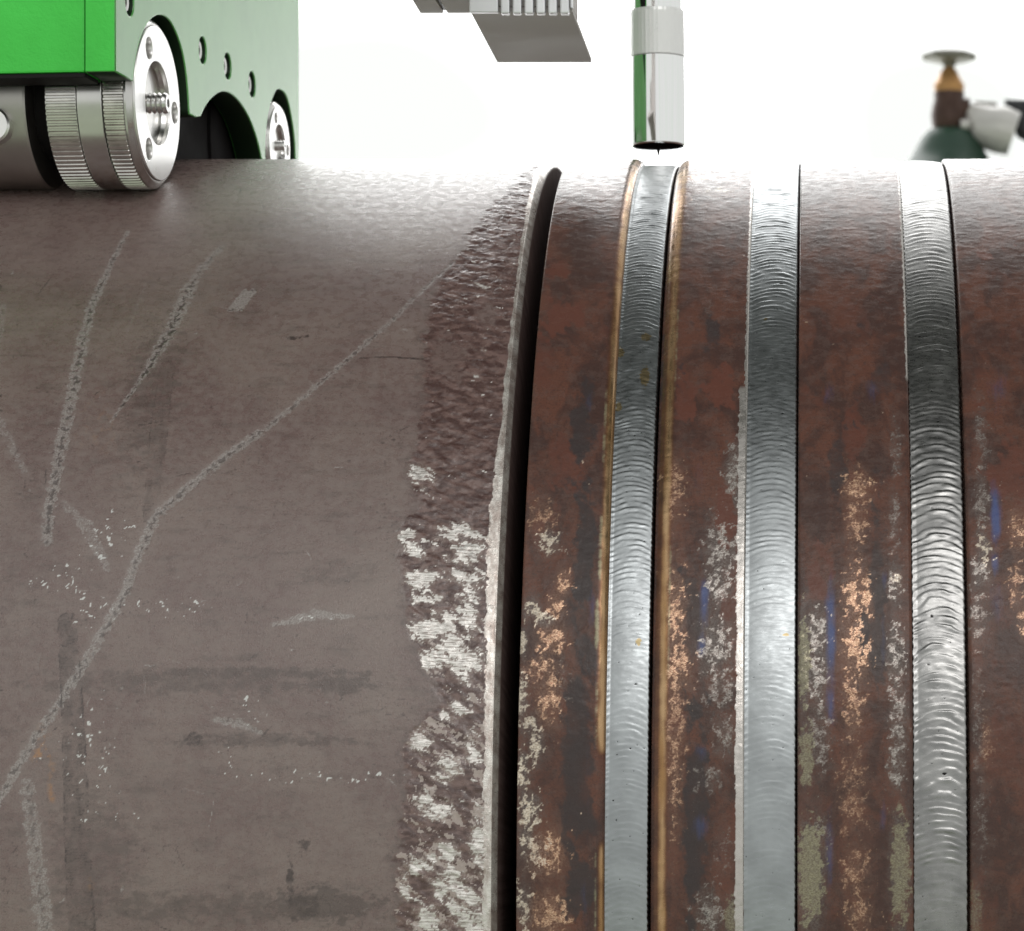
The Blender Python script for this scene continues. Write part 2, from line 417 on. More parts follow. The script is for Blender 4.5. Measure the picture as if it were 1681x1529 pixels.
# pits
pit = fbm(X / 1.1, A / 1.1, 2, 401); pz = fbm(X / 14, A / 14, 2, 403)
drk = np.maximum(drk, sst(pit + pz * .35, .44, .56) * .55)
# white sparkle specks
spk = sst(ragged(X, A, 500, .32, .36), .34, .60)
sp_zone = np.clip(sum(blob(X, A, *b) for b in [(90, 955, 50, 40), (235, 1000, 70, 18), (310, 1000, 60, 22), (150, 1010, 40, 40), (150, 1250, 60, 130), (400, 1160, 50, 30), (375, 1240, 16, 22), (230, 1335, 12, 14), (480, 1270, 200, 14), (180, 880, 60, 60), (510, 1014, 55, 7), (88, 950, 22, 26), (395, 1190, 22, 8), (62, 1230, 14, 30), (590, 1275, 100, 10)]), 0, 1)
spark = spk * sst(sp_zone + fbm(X / 4, A / 4, 3, 88) * .8, .35, .9)
orange = np.clip(blob(X, A, 70, 1225, 12, 35) * 1.3 + blob(X, A, 62, 1240, 14, 10) + blob(X, A, 160, 700, 60, 120) * .35 + blob(X, A, 85, 1300, 8, 60) * .8 + blob(X, A, 150, 1450, 8, 20) * .6, 0, 1)

orange = orange * sst(ragged(X, A, 540, .6, .9), -.25, .5)
rough_n = fbm(X / 3.0, A / 0.75, 3, 601, .55)
gz = ground * (1 - smoothp)
disp = top * (0.000034 * rough_n + .000018 * fbm(X / 1.2, A / .6, 2, 605) + 0.00004 * fbm(X / 9, A / 5, 2, 610) + (0.00040 * ragged(X, A, 620, 1.8, .95, .5) + .00002 * fbm(X / 1.2, tilt / .7, 2, 625)) * gz * (1 - lip) + 0.00006 * bare * stk
              - 0.00007 * ground * (1 - .5 * bare) - 0.00010 * drk * (scr > .2) - 0.00006 * scr + 0.00005 * scr * fine_n - .00003 * drk)
disp = disp + top * lip * (0.00002 * fbm(X / 3, tilt / 1.2, 2, 630) - .00015 * (1 - np.clip((XL * 1000 - X) / 3, 0, 1)))
# ragged bevel corner
edge_w = np.exp(-((XL * 1000 - X) / 0.7) ** 2)
disp = disp - top * edge_w * 0.00010 * np.clip(.5 + fbm(A / 6, A * 0, 3, 640), 0, 1)

m = Mat("mill_scale_steel")
sv = m.attr('surf', 'Vector')
n1 = m.noise(sv, 0.035, 4); n2 = m.noise(sv, 0.35, 5, .65); n3 = m.noise(sv, 2.2, 3, .7)
base = m.mix(m.ss(n1, .35, .68), (0.166, 0.109, 0.101), (0.214, 0.156, 0.140))
base = m.mix(m.ss(n2, .35, .75, 0, .5), base, (0.25, 0.200, 0.184))
base = m.mix(m.ss(m.noise(m.scale(sv, (.5, 1.6, 1)), .16, 5, .7), .5, .72, 0, .55), base, (0.105, 0.078, 0.070))
base = m.mix(m.math('MULTIPLY', m.thr(m.attr('stain'), n2, .6, .1, .9), .62), base, (0.070, 0.050, 0.045))
base = m.mix(m.ss(m.noise(sv, .9, 5, .7), .54, .70, 0, .45), base, (0.090, 0.064, 0.058))
base = m.mix(m.ss(n3, .50, .70, 0, .45), base, (0.065, 0.050, 0.046))
base = m.mix(m.ss(m.attr('orange'), .1, 1, 0, .8), base, (0.36, 0.18, 0.08))
gr = m.attr('ground')
gn = m.noise(m.scale(sv, (1, 2.0, 1), (0, 0, .4)), 0.24, 4, .55, .6)
gcol = m.mix(m.ss(gn, .38, .66), (0.078, 0.040, 0.036), (0.185, 0.115, 0.103))
gcol = m.mix(m.math('MULTIPLY', m.attr('plain'), .7), gcol, m.mix(m.ss(n2, .3, .7), (0.135, 0.088, 0.080), (0.20, 0.145, 0.132)))
col = m.mix(gr, base, gcol)
scr_f = m.thr(m.attr('scuff'), n3, .6, .2, .75)
col = m.mix(m.math('MULTIPLY', m.attr('halo'), .30), col, (0.25, 0.21, 0.20))
col = m.mix(m.math('MULTIPLY', scr_f, .7), col, m.mix(m.ss(n3, .35, .65), (0.170, 0.136, 0.127), (0.43, 0.392, 0.378)))
drk_f = m.thr(m.attr('dark'), n3, .45, .12, .85)
col = m.mix(m.math('MULTIPLY', drk_f, .85), col, (0.045, 0.030, 0.028))
col = m.mix(m.math('MULTIPLY', m.attr('half'), .6), col, m.mix(m.ss(n3, .35, .65), (0.20, 0.135, 0.115), (0.42, 0.35, 0.32)))
fl_f = m.thr(m.attr('fleck'), n3, .7, .35, .75)
col = m.mix(m.math('MULTIPLY', fl_f, .8), col, (0.46, 0.38, 0.35))
bs = m.noise(m.scale(sv, (.35, 3.0, 1), (0, 0, .5)), 0.7, 4, .7)
bcol = m.mix(m.ss(bs, .34, .6), (0.30, 0.25, 0.228), (0.86, 0.82, 0.79))
ba_f = m.thr(m.attr('bare'), m.noise(m.scale(sv, (.5, 2.6, 1), (0, 0, .55)), .9, 4, .7), 1.1, .2, .8)
col = m.mix(ba_f, col, bcol)
lipc = m.mix(m.ss(m.noise(m.scale(sv, (.8, .35, 1), (0, 0, .3)), .5, 4, .6), .3, .7), (0.36, 0.29, 0.26), (0.74, 0.70, 0.66))
li_f = m.thr(m.attr('lip'), n2, .5, .3, .7)
col = m.mix(li_f, col, lipc)
col = m.mix(m.ss(m.attr('spark'), .2, .7), col, (0.62, 0.61, 0.60))
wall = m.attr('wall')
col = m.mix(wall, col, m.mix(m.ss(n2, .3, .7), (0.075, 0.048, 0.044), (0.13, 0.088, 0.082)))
metal = m.math('MAXIMUM', m.math('MULTIPLY', ba_f, .35), m.math('MULTIPLY', li_f, .6))
rg = m.ss(n2, .3, .7, .20, .40)
rg = m.math('MAXIMUM', rg, m.math('MULTIPLY', wall, .9))
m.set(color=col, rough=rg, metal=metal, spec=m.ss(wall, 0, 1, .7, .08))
m.bump(m.math('ADD', n3, m.math('MULTIPLY', bs, ba_f)), 0.00013, .6)
m_grey = m.m

pipe1 = thing("steel_pipe", "grey brown scuffed steel pipe with a rough ground white edge, left of the open groove", "pipe", (-0.3, AY, AZ - R))
surfv = np.stack([X, A, np.zeros_like(X)], -1)
sheet("pipe_wall", xc, rc, th, m_grey, pipe1, disp,
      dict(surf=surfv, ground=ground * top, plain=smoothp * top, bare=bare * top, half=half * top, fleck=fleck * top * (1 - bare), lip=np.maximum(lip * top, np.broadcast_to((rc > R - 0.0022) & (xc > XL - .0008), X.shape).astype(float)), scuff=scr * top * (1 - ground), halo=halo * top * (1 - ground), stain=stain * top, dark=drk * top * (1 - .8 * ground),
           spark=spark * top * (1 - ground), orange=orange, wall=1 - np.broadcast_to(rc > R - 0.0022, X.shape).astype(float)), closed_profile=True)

# ---- the rusty pipe with the weld beads ------------------------------------------------------------
def band_material():
    m = Mat("rusty_heat_tinted_steel")
    sv = m.attr('surf', 'Vector')
    n0 = m.noise(m.scale(sv, (1, .6, 1), (0, 0, .6)), .09, 4, .6, .6)
    n1 = m.noise(sv, .25, 5, .65); n3 = m.noise(sv, 1.6, 4, .7); n4 = m.noise(m.scale(sv, (1, .7, 1), (0, 0, .9)), .5, 4, .65)
    col = m.mix(m.ss(n0, .40, .62), (0.076, 0.042, 0.036), (0.140, 0.062, 0.045))
    col = m.mix(m.ss(n1, .42, .75, 0, .6), col, (0.125, 0.080, 0.068))
    col = m.mix(m.ss(n3, .50, .68, 0, .65), col, (0.036, 0.024, 0.023))
    col = m.mix(m.ss(n4, .54, .72, 0, .5), col, (0.048, 0.034, 0.033))
    col = m.mix(m.math('MULTIPLY', m.thr(m.attr('warm'), n4, 1.0, .1, 1.0), .7), col, m.mix(m.ss(n3, .35, .65), (0.15, 0.070, 0.048), (0.33, 0.19, 0.135)))
    col = m.mix(m.math('MULTIPLY', m.thr(m.attr('ashy'), n4, 1.0, .1, 1.0), .6), col, m.mix(m.ss(n3, .35, .65), (0.09, 0.072, 0.068), (0.24, 0.21, 0.195)))
    col = m.mix(m.thr(m.attr('red'), n4, .8, .3, .9), col, (0.135, 0.055, 0.041))
    col = m.mix(m.thr(m.attr('stain'), n1, .5, .15, 1.0), col, (0.056, 0.043, 0.043))
    col = m.mix(m.math('MULTIPLY', m.thr(m.attr('blue'), m.noise(m.scale(sv, (1.4, .3, 1)), .7, 4, .6), .6, .15, 1.1), .85), col, (0.075, 0.105, 0.25))
    gf = m.thr(m.attr('grey'), n3, 1.3, .15, .95)
    n5 = m.noise(sv, .8, 5, .75, .5); part = m.ss(n5, .36, .56, .12, 1.0); n6 = m.noise(m.scale(sv, (.6, 1.4, 1)), 3.0, 3, .7)
    col = m.mix(m.math('MULTIPLY', gf, part), col, m.mix(m.ss(n6, .35, .65), (0.19, 0.16, 0.145), (0.50, 0.46, 0.43)))
    of = m.thr(m.attr('olive'), n3, 1.1, .2, 1.0)
    col = m.mix(m.math('MULTIPLY', of, m.ss(n5, .3, .6, .35, .95)), col, m.mix(m.ss(n6, .3, .7), (0.17, 0.145, 0.085), (0.36, 0.33, 0.24)))
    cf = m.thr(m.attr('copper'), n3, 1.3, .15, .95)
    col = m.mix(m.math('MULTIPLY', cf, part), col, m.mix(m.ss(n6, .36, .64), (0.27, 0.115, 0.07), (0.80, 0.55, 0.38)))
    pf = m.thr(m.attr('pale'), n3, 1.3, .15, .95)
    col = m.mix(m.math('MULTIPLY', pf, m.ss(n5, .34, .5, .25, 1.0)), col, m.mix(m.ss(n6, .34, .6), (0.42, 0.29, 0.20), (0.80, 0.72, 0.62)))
    gl = m.attr('gold'); col = m.mix(m.math('MULTIPLY', m.thr(m.attr('fringe'), n3, .7, .2, 1.0), .65), col, (0.36, 0.34, 0.22))
    col = m.mix(m.thr(gl, n1, .45, .08, 1.05), col, m.mix(m.ss(gl, .25, 1.0), (0.22, 0.095, 0.035), m.mix(m.ss(m.noise(m.scale(sv, (.6, .10, 1)), .35, 3, .5), .35, .65), (0.36, 0.205, 0.095), (0.52, 0.34, 0.19))))
    col = m.mix(m.thr(m.attr('silver'), n1, .25, .2, .8), col, m.mix(n1, (0.42, 0.38, 0.35), (0.60, 0.57, 0.55)))
    col = m.mix(m.attr('wall'), col, (0.17, 0.105, 0.085))
    mt = m.math('MAXIMUM', m.math('MULTIPLY', m.math('MAXIMUM', cf, gf), .45), m.math('MULTIPLY', m.math('MAXIMUM', gl, m.attr('silver')), .85))
    m.set(color=col, rough=m.ss(n1, .3, .7, .16, .34), metal=mt, spec=.2)
    m.bump(m.math('MULTIPLY', m.math('ADD', n3, m.math('MULTIPLY', n1, .6)), m.math('SUBTRACT', 1.0, m.math('MULTIPLY', gl, .9))), 0.00010, .5)
    return m.m
m_band = band_material()

pipe2 = thing("welded_pipe", "rust brown steel pipe with three shiny weld beads in grooves, right of the open groove", "pipe", (0.05, AY, AZ - R))
KEYS = ('warm', 'ashy', 'red', 'stain', 'blue', 'grey', 'olive', 'copper', 'pale')
def make_band(u0, u1, wl, dl, wr, dr, spots, gold=(), silver=(), fringe=(), seed=0, x1=None, deep=.006, extra=None):
    x0 = XN(u0); x1 = XN(u1) if x1 is None else x1
    xc, rc = profile_end(x0, x1, 0.00040, wl, dl, wr, dr, deep)
    th = rows(0.00045)
    T, Xg = np.meshgrid(th, xc, indexing='ij'); A = T * R * 1000; X = Xg * 1000
    on = np.broadcast_to(rc > R - 0.0042, X.shape).astype(float)
    at = {k: np.zeros(X.shape) for k in KEYS}
    rag = ragged(X, A, 700 + seed, .42, .55); big = fbm(X / 6, A / 9, 3, 720 + seed)
    torn = ragged(X, A, 790 + seed, 1.4, 2.2, 1.0)
    for k, u, v, ru, rv, amt in spots:
        g = blob(X, A, u, v, ru, rv)
        if k in ('red', 'stain'): g = sst(g * 1.1 + torn * .75, .25, .75)
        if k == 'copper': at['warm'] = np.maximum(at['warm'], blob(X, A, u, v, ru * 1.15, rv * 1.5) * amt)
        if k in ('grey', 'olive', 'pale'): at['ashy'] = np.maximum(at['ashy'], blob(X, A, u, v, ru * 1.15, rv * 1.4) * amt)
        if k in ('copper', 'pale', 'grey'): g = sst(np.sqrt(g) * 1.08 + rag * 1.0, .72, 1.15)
        elif k == 'olive': g = sst(g + rag * .5, .35, .6)
        else: g = g + big * .35 * (g > .1)
        at[k] = np.maximum(at[k], g * amt)
    at['red'] = np.maximum(at['red'], sst(fbm(X / 7, A / 14, 3, 740 + seed), .12, .5) * .55)
    gl = np.zeros(X.shape); si = np.zeros(X.shape)
    for u, w, va, vb, amt in gold:
        x = XN(u) * 1000; g = np.exp(-((X - x) / (w * .165)) ** 2) * sst(A, SV(vb) - 4, SV(vb) + 2) * sst(-A, -SV(va) - 4, -SV(va) + 2)
        gl = np.maximum(gl, np.clip(g * amt * (1 + .5 * big), 0, 1))
    for u, w, va, vb, amt in silver:
        x = XN(u) * 1000; g = sst(w * .165 - np.abs(X - x) + rag * .5, -.2, .3) * sst(A, SV(vb) - 4, SV(vb) + 2) * sst(-A, -SV(va) - 4, -SV(va) + 2)
        si = np.maximum(si, g * amt)
    fg = np.zeros(X.shape)
    for u, w, va, vb, amt in fringe:
        x = XN(u) * 1000; g = np.exp(-((X - x) / (w * .165)) ** 2) * sst(A, SV(vb) - 4, SV(vb) + 2) * sst(-A, -SV(va) - 4, -SV(va) + 2)
        fg = np.maximum(fg, np.clip(g * amt * (1 + rag), 0, 1))
    flat = np.broadcast_to(rc > R - 0.0003, X.shape).astype(float)
    chip = ragged(X, A, 765 + seed, .9, .6)
    dsp = flat * (0.00004 * fbm(X / 3.5, A / .9, 3, 760 + seed, .6) + .00005 * sst(chip, -.1, .4) + .00005 * fbm(X / 8, A / 6, 2, 770 + seed) + .00005 * rag * np.clip(at['copper'] + at['pale'] + at['grey'] + .25, 0, 1))
    dsp = dsp + (on - flat) * .00003 * fbm(A / 9, A * 0, 2, 780 + seed)
    at = {k: np.clip(a, 0, 1.2) * on for k, a in at.items()}
    at.update(surf=np.stack([X, A, np.zeros_like(X)], -1), gold=gl * on, silver=si * on, fringe=fg * on, wall=1 - on)
    return sheet("pipe_band", xc, rc, th, m_band, pipe2, dsp, at)

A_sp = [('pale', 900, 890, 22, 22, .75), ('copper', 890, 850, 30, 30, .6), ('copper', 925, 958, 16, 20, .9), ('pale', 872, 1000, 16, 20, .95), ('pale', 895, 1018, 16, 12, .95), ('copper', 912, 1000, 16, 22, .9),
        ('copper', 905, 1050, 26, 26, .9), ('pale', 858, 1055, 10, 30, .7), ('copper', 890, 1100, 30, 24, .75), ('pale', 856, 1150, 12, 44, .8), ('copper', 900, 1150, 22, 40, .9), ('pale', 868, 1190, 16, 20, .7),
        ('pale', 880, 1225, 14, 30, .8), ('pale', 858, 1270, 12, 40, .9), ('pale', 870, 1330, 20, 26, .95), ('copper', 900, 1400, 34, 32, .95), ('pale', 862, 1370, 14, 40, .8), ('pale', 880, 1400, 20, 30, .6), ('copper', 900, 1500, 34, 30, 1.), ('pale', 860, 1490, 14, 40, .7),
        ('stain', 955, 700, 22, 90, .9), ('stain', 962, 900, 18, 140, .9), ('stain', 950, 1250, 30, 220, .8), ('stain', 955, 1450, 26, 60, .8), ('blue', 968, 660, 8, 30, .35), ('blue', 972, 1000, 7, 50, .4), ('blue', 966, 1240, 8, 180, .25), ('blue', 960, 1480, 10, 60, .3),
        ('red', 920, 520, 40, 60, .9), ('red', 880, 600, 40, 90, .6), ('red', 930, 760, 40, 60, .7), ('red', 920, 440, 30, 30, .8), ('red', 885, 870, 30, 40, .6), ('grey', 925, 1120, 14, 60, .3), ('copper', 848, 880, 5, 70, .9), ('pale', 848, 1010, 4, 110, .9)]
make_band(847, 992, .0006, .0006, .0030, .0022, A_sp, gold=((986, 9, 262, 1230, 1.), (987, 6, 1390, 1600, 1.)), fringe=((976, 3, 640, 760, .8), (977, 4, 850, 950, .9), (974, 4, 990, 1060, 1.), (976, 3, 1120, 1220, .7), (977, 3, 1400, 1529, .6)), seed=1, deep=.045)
B_sp = [('copper', 1140, 292, 46, 22, .95), ('pale', 1180, 312, 30, 16, .8), ('copper', 1115, 330, 20, 30, .7), ('copper', 1105, 800, 20, 60, .75), ('copper', 1108, 1000, 20, 70, .9), ('copper', 1112, 1090, 24, 50, .85), ('copper', 1108, 1200, 18, 160, .65), ('stain', 1090, 620, 14, 90, .8), ('stain', 1094, 780, 10, 60, .8), ('stain', 1138, 1020, 16, 120, .6), ('stain', 1140, 1350, 22, 200, .9),  # opening copper and pale spots paint the gold glare beside the torch
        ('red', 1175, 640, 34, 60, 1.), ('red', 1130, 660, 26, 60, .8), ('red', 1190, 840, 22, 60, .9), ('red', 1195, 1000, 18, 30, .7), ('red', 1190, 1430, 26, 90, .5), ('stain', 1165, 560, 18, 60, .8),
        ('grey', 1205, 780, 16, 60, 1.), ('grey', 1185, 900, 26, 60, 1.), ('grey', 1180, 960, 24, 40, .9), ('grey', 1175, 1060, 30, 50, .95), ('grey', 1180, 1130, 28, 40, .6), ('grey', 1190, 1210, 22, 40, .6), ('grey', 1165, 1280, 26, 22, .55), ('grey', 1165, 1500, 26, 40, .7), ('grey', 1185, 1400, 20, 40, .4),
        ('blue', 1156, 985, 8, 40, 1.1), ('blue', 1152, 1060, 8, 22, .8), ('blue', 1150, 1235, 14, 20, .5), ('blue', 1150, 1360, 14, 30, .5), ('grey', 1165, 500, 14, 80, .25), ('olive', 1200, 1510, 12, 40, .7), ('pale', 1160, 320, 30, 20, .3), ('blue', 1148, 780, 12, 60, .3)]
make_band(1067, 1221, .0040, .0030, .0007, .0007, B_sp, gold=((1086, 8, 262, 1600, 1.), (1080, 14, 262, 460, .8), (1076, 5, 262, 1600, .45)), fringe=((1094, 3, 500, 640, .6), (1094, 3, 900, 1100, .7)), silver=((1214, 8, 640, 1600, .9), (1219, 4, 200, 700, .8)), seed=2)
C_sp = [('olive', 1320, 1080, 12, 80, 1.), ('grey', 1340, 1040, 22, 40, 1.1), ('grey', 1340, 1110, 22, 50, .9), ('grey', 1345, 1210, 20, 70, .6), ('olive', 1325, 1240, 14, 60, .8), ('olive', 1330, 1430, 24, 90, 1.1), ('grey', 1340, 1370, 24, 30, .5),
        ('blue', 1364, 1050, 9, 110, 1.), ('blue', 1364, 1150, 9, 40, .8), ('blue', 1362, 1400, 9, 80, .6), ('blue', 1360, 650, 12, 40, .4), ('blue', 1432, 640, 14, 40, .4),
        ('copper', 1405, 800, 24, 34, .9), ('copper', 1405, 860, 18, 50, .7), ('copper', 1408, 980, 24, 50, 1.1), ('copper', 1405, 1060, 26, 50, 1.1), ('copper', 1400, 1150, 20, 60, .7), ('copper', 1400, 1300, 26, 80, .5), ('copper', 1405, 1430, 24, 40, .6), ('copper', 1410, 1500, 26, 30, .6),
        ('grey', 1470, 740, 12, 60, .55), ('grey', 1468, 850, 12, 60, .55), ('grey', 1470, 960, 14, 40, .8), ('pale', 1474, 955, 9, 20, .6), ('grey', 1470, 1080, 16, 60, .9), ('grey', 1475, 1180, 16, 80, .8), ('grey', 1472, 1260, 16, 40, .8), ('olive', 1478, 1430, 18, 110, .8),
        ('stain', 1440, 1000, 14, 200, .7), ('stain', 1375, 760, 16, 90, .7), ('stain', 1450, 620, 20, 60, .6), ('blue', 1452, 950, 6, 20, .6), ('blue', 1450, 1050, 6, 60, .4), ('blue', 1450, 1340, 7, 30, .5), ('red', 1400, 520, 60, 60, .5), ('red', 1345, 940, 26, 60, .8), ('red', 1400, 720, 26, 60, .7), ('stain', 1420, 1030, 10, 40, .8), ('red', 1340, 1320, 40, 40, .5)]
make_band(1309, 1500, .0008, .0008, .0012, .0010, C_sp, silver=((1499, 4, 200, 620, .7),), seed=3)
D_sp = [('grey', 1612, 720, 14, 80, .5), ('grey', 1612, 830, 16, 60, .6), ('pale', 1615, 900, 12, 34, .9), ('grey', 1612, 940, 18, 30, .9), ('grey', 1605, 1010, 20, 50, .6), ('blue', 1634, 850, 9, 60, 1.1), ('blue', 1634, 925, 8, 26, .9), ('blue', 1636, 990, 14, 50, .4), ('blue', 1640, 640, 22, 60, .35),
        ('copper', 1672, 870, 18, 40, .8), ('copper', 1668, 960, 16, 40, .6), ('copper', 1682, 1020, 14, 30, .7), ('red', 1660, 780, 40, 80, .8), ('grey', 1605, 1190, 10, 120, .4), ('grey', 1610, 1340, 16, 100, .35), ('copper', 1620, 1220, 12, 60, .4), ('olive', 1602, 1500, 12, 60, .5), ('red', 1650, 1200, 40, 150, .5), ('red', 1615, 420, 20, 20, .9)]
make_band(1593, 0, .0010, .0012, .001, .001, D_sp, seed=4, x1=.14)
# plain rest of the pipe beyond the picture, the bore and the two end rings
xe = np.array([.1402, .2, .4, .7, .7, .1402, XN(847) + .0002, XN(806) + .0006, XN(806) + .0006, XN(847) + .0004, XN(1221), .1402])
re = np.array([R, R, R, R, R - .05, R - .05, R - .05, R - .05, R - .044, R - .044, R - .0036, R - .0036])
tt = np.linspace(0, 2 * PI, 181)[:-1]
T_, X_ = np.meshgrid(tt, xe, indexing='ij')
zero = np.zeros(X_.shape)
sheet("pipe_core", xe, re, tt, m_band, pipe2, zero, dict(surf=np.stack([X_ * 1000, T_ * R * 1000, zero], -1), wall=np.broadcast_to(re < R - .001, X_.shape).astype(float)), closed_profile=True)

# weld beads
def bead_material(name, c0, c1, rough, grit):
    m = Mat(name); sv = m.attr('surf', 'Vector')
    n1 = m.noise(sv, .10, 3); n2 = m.noise(sv, 1.4, 4, .7); n3 = m.noise(m.scale(sv, (.6, 2, 1)), .6, 3)
    col = m.mix(m.ss(n1, .3, .7), c0, c1)
    col = m.mix(m.ss(n2, .66, .80, 0, grit), col, (0.06, 0.055, 0.055))
    col = m.mix(m.thr(m.attr('scale_spot'), n2, .6, .3, .6), col, (0.33, 0.26, 0.15))
    col = m.mix(m.ss(m.attr('pit'), .3, .7), col, (0.02, 0.018, 0.018))
    edge = m.attr('edge')
    col = m.mix(m.math('MULTIPLY', edge, .7), col, (0.10, 0.09, 0.09))
    m.set(color=col, rough=m.ss(n3, .25, .75, rough * .8, rough * 1.25), metal=1.0)
    m.bump(n2, 0.00002, .5)
    return m.m
def make_bead(u0, u1, drop, mat, lam, amp_fn, curv, crown, seed, spots=(), pits=()):
    x0, x1 = XN(u0) - .0003, XN(u1); w = (x1 - x0) / 2; cxm = (x0 + x1) / 2
    n = 44
    q = np.linspace(-1, 1, n)
    th = np.concatenate([np.arange(math.radians(-10), math.radians(96), .00024 / R), np.linspace(math.radians(96), math.radians(350), 90)[:-1]])
    T, Q = np.meshgrid(th, q, indexing='ij'); A = T * R * 1000
    warp = fbm(A / 7, Q * .6, 2, 800 + seed) * lam * .55 + fbm(A / 1.5, Q * 2, 2, 805 + seed) * lam * .16 + fbm(A / 30, A * 0, 2, 810 + seed) * lam * 2
    ph = (A + curv * Q * Q + warp) / lam
    k = np.floor(ph); fr = ph - k
    jit = _h(k, k * 0, 820 + seed)
    saw = np.where(fr < .78, fr / .78, (1 - fr) / .22)
    saw = saw * saw * (3 - 2 * saw)
    amp = amp_fn(A) * (.55 + .9 * jit) * np.clip(.7 + fbm(A / 4, Q * 1.5, 2, 830 + seed) * 1.4, .1, 1.6)
    taper = 1 - np.abs(Q) ** 8 * .8
    hgt = amp * saw * taper + .000012 * fbm(A / 1.2, Q * 4, 3, 840 + seed) + crown * (1 - Q * Q) - .0006 * sst(Q, .93, 1.0) + .00035 * sst(-Q, .8, 1.0)
    scal = (.00012 * np.sin(ph * 2 * PI) + .00018 * fbm(A / 2.5, Q * 0, 3, 850 + seed)) * np.abs(Q) ** 6 * np.sign(Q)
    pit = np.zeros(A.shape)
    Xmm = (cxm + w * Q) * 1000
    for u, v, r in pits: pit = np.maximum(pit, sst(1.1 * blob(Xmm, A, u, v, r * .8, r * .5) + fbm(Xmm / .5, A / .4, 2, 861) * .5, .5, .8))
    pit = np.maximum(pit, sst(pn(Xmm / .9, A / .9, 870 + seed), .70, .78) * .7)
    sp = np.zeros(A.shape)
    for u, v, ru, rv in spots: sp = np.maximum(sp, np.clip(1.3 * blob(Xmm, A, u, v, ru, rv) + fbm(Xmm / .8, A / .8, 2, 880) * .5 - .2, 0, 1))
    hgt = hgt - .00006 * pit
    Rr = R - drop + hgt
    Xw = cxm + w * Q + scal
    nx, nt = n, len(th)
    # skirt columns so that the bead reaches down into the groove
    Xw = np.concatenate([Xw[:, :1], Xw, Xw[:, -1:]], 1); Rr = np.concatenate([np.full((nt, 1), R - .0061), Rr, np.full((nt, 1), R - .0061)], 1)
    pad = lambda a: np.concatenate([a[:, :1], a, a[:, -1:]], 1)
    Ap, Qp = pad(A), pad(Q); nx += 2
    T2 = pad(T)
    co = np.stack([Xw, AY - Rr * np.cos(T2), AZ + Rr * np.sin(T2)], -1).reshape(-1, 3) - np.array(pipe2.location)
    i = np.arange(nt)[:, None]; j = np.arange(nx - 1)[None, :]; i2 = (i + 1) % nt
    qd = np.stack([i * nx + j, i * nx + j + 1, i2 * nx + j + 1, i2 * nx + j], -1).reshape(-1, 4)
    me = bpy.data.meshes.new("weld_bead")
    me.vertices.add(len(co)); me.vertices.foreach_set('co', co.ravel().astype(np.float32))
    me.loops.add(qd.size); me.loops.foreach_set('vertex_index', qd.ravel().astype(np.int32))
    me.polygons.add(len(qd)); me.polygons.foreach_set('loop_start', np.arange(0, qd.size, 4, dtype=np.int32))
    me.polygons.foreach_set('use_smooth', np.ones(len(qd), dtype=bool)); me.update(calc_edges=True)
    me.attributes.new('surf', 'FLOAT_VECTOR', 'POINT').data.foreach_set('vector', np.stack([Xw * 1000, Ap, Ap * 0], -1).ravel().astype(np.float32))
    for kname, a in (('pit', pad(pit)), ('scale_spot', pad(sp)), ('edge', sst(Qp, .90, .99))):
        me.attributes.new(kname, 'FLOAT', 'POINT').data.foreach_set('value', a.ravel().astype(np.float32))
    return link("weld_bead", me, mat, pipe2)
def amp_curve(pts):
    v = np.array([p[0] for p in pts], float); a = np.array([p[1] for p in pts]) * 1e-6
    s = SV(v); o = np.argsort(s)
    return lambda A: np.interp(A, s[o], a[o])
mb1 = bead_material("silver_weld_metal", (0.29, 0.303, 0.312), (0.365, 0.383, 0.394), .33, .5)
mb3 = bead_material("coarse_weld_metal", (0.22, 0.217, 0.215), (0.33, 0.325, 0.32), .29, .8)
make_bead(992, 1064, .0023, mb1, 1.75, amp_curve([(262, 80), (380, 130), (480, 110), (600, 55), (740, 80), (900, 72), (1050, 40), (1200, 32), (1529, 20)]), 2.2, .0003, 1,
          spots=((1060, 545, 10, 12), (1058, 610, 10, 28), (1018, 570, 8, 16), (1015, 660, 6, 14), (1048, 1050, 5, 8)), pits=((1043, 1120, 4),))
make_bead(1220, 1308, .0013, mb1, 1.9, amp_curve([(262, 60), (360, 130), (450, 115), (560, 30), (700, 40), (850, 46), (1000, 28), (1200, 24), (1529, 16)]), 2.6, .0004, 2,
          spots=((1257, 520, 4, 4), (1290, 1040, 6, 4)), pits=((1282, 462, 6), (1278, 622, 4), (1284, 675, 4), (1250, 668, 3), (1290, 272, 8)))
make_bead(1502, 1591, .0012, mb3, 2.3, amp_curve([(262, 70), (400, 100), (500, 50), (620, 80), (800, 120), (950, 140), (1200, 140), (1380, 120), (1450, 40), (1529, 14)]), 2.8, .0006, 3,
          pits=((1510, 550, 5), (1530, 640, 4), (1540, 690, 4), (1530, 1010, 5), (1525, 1090, 4), (1550, 1270, 6)))

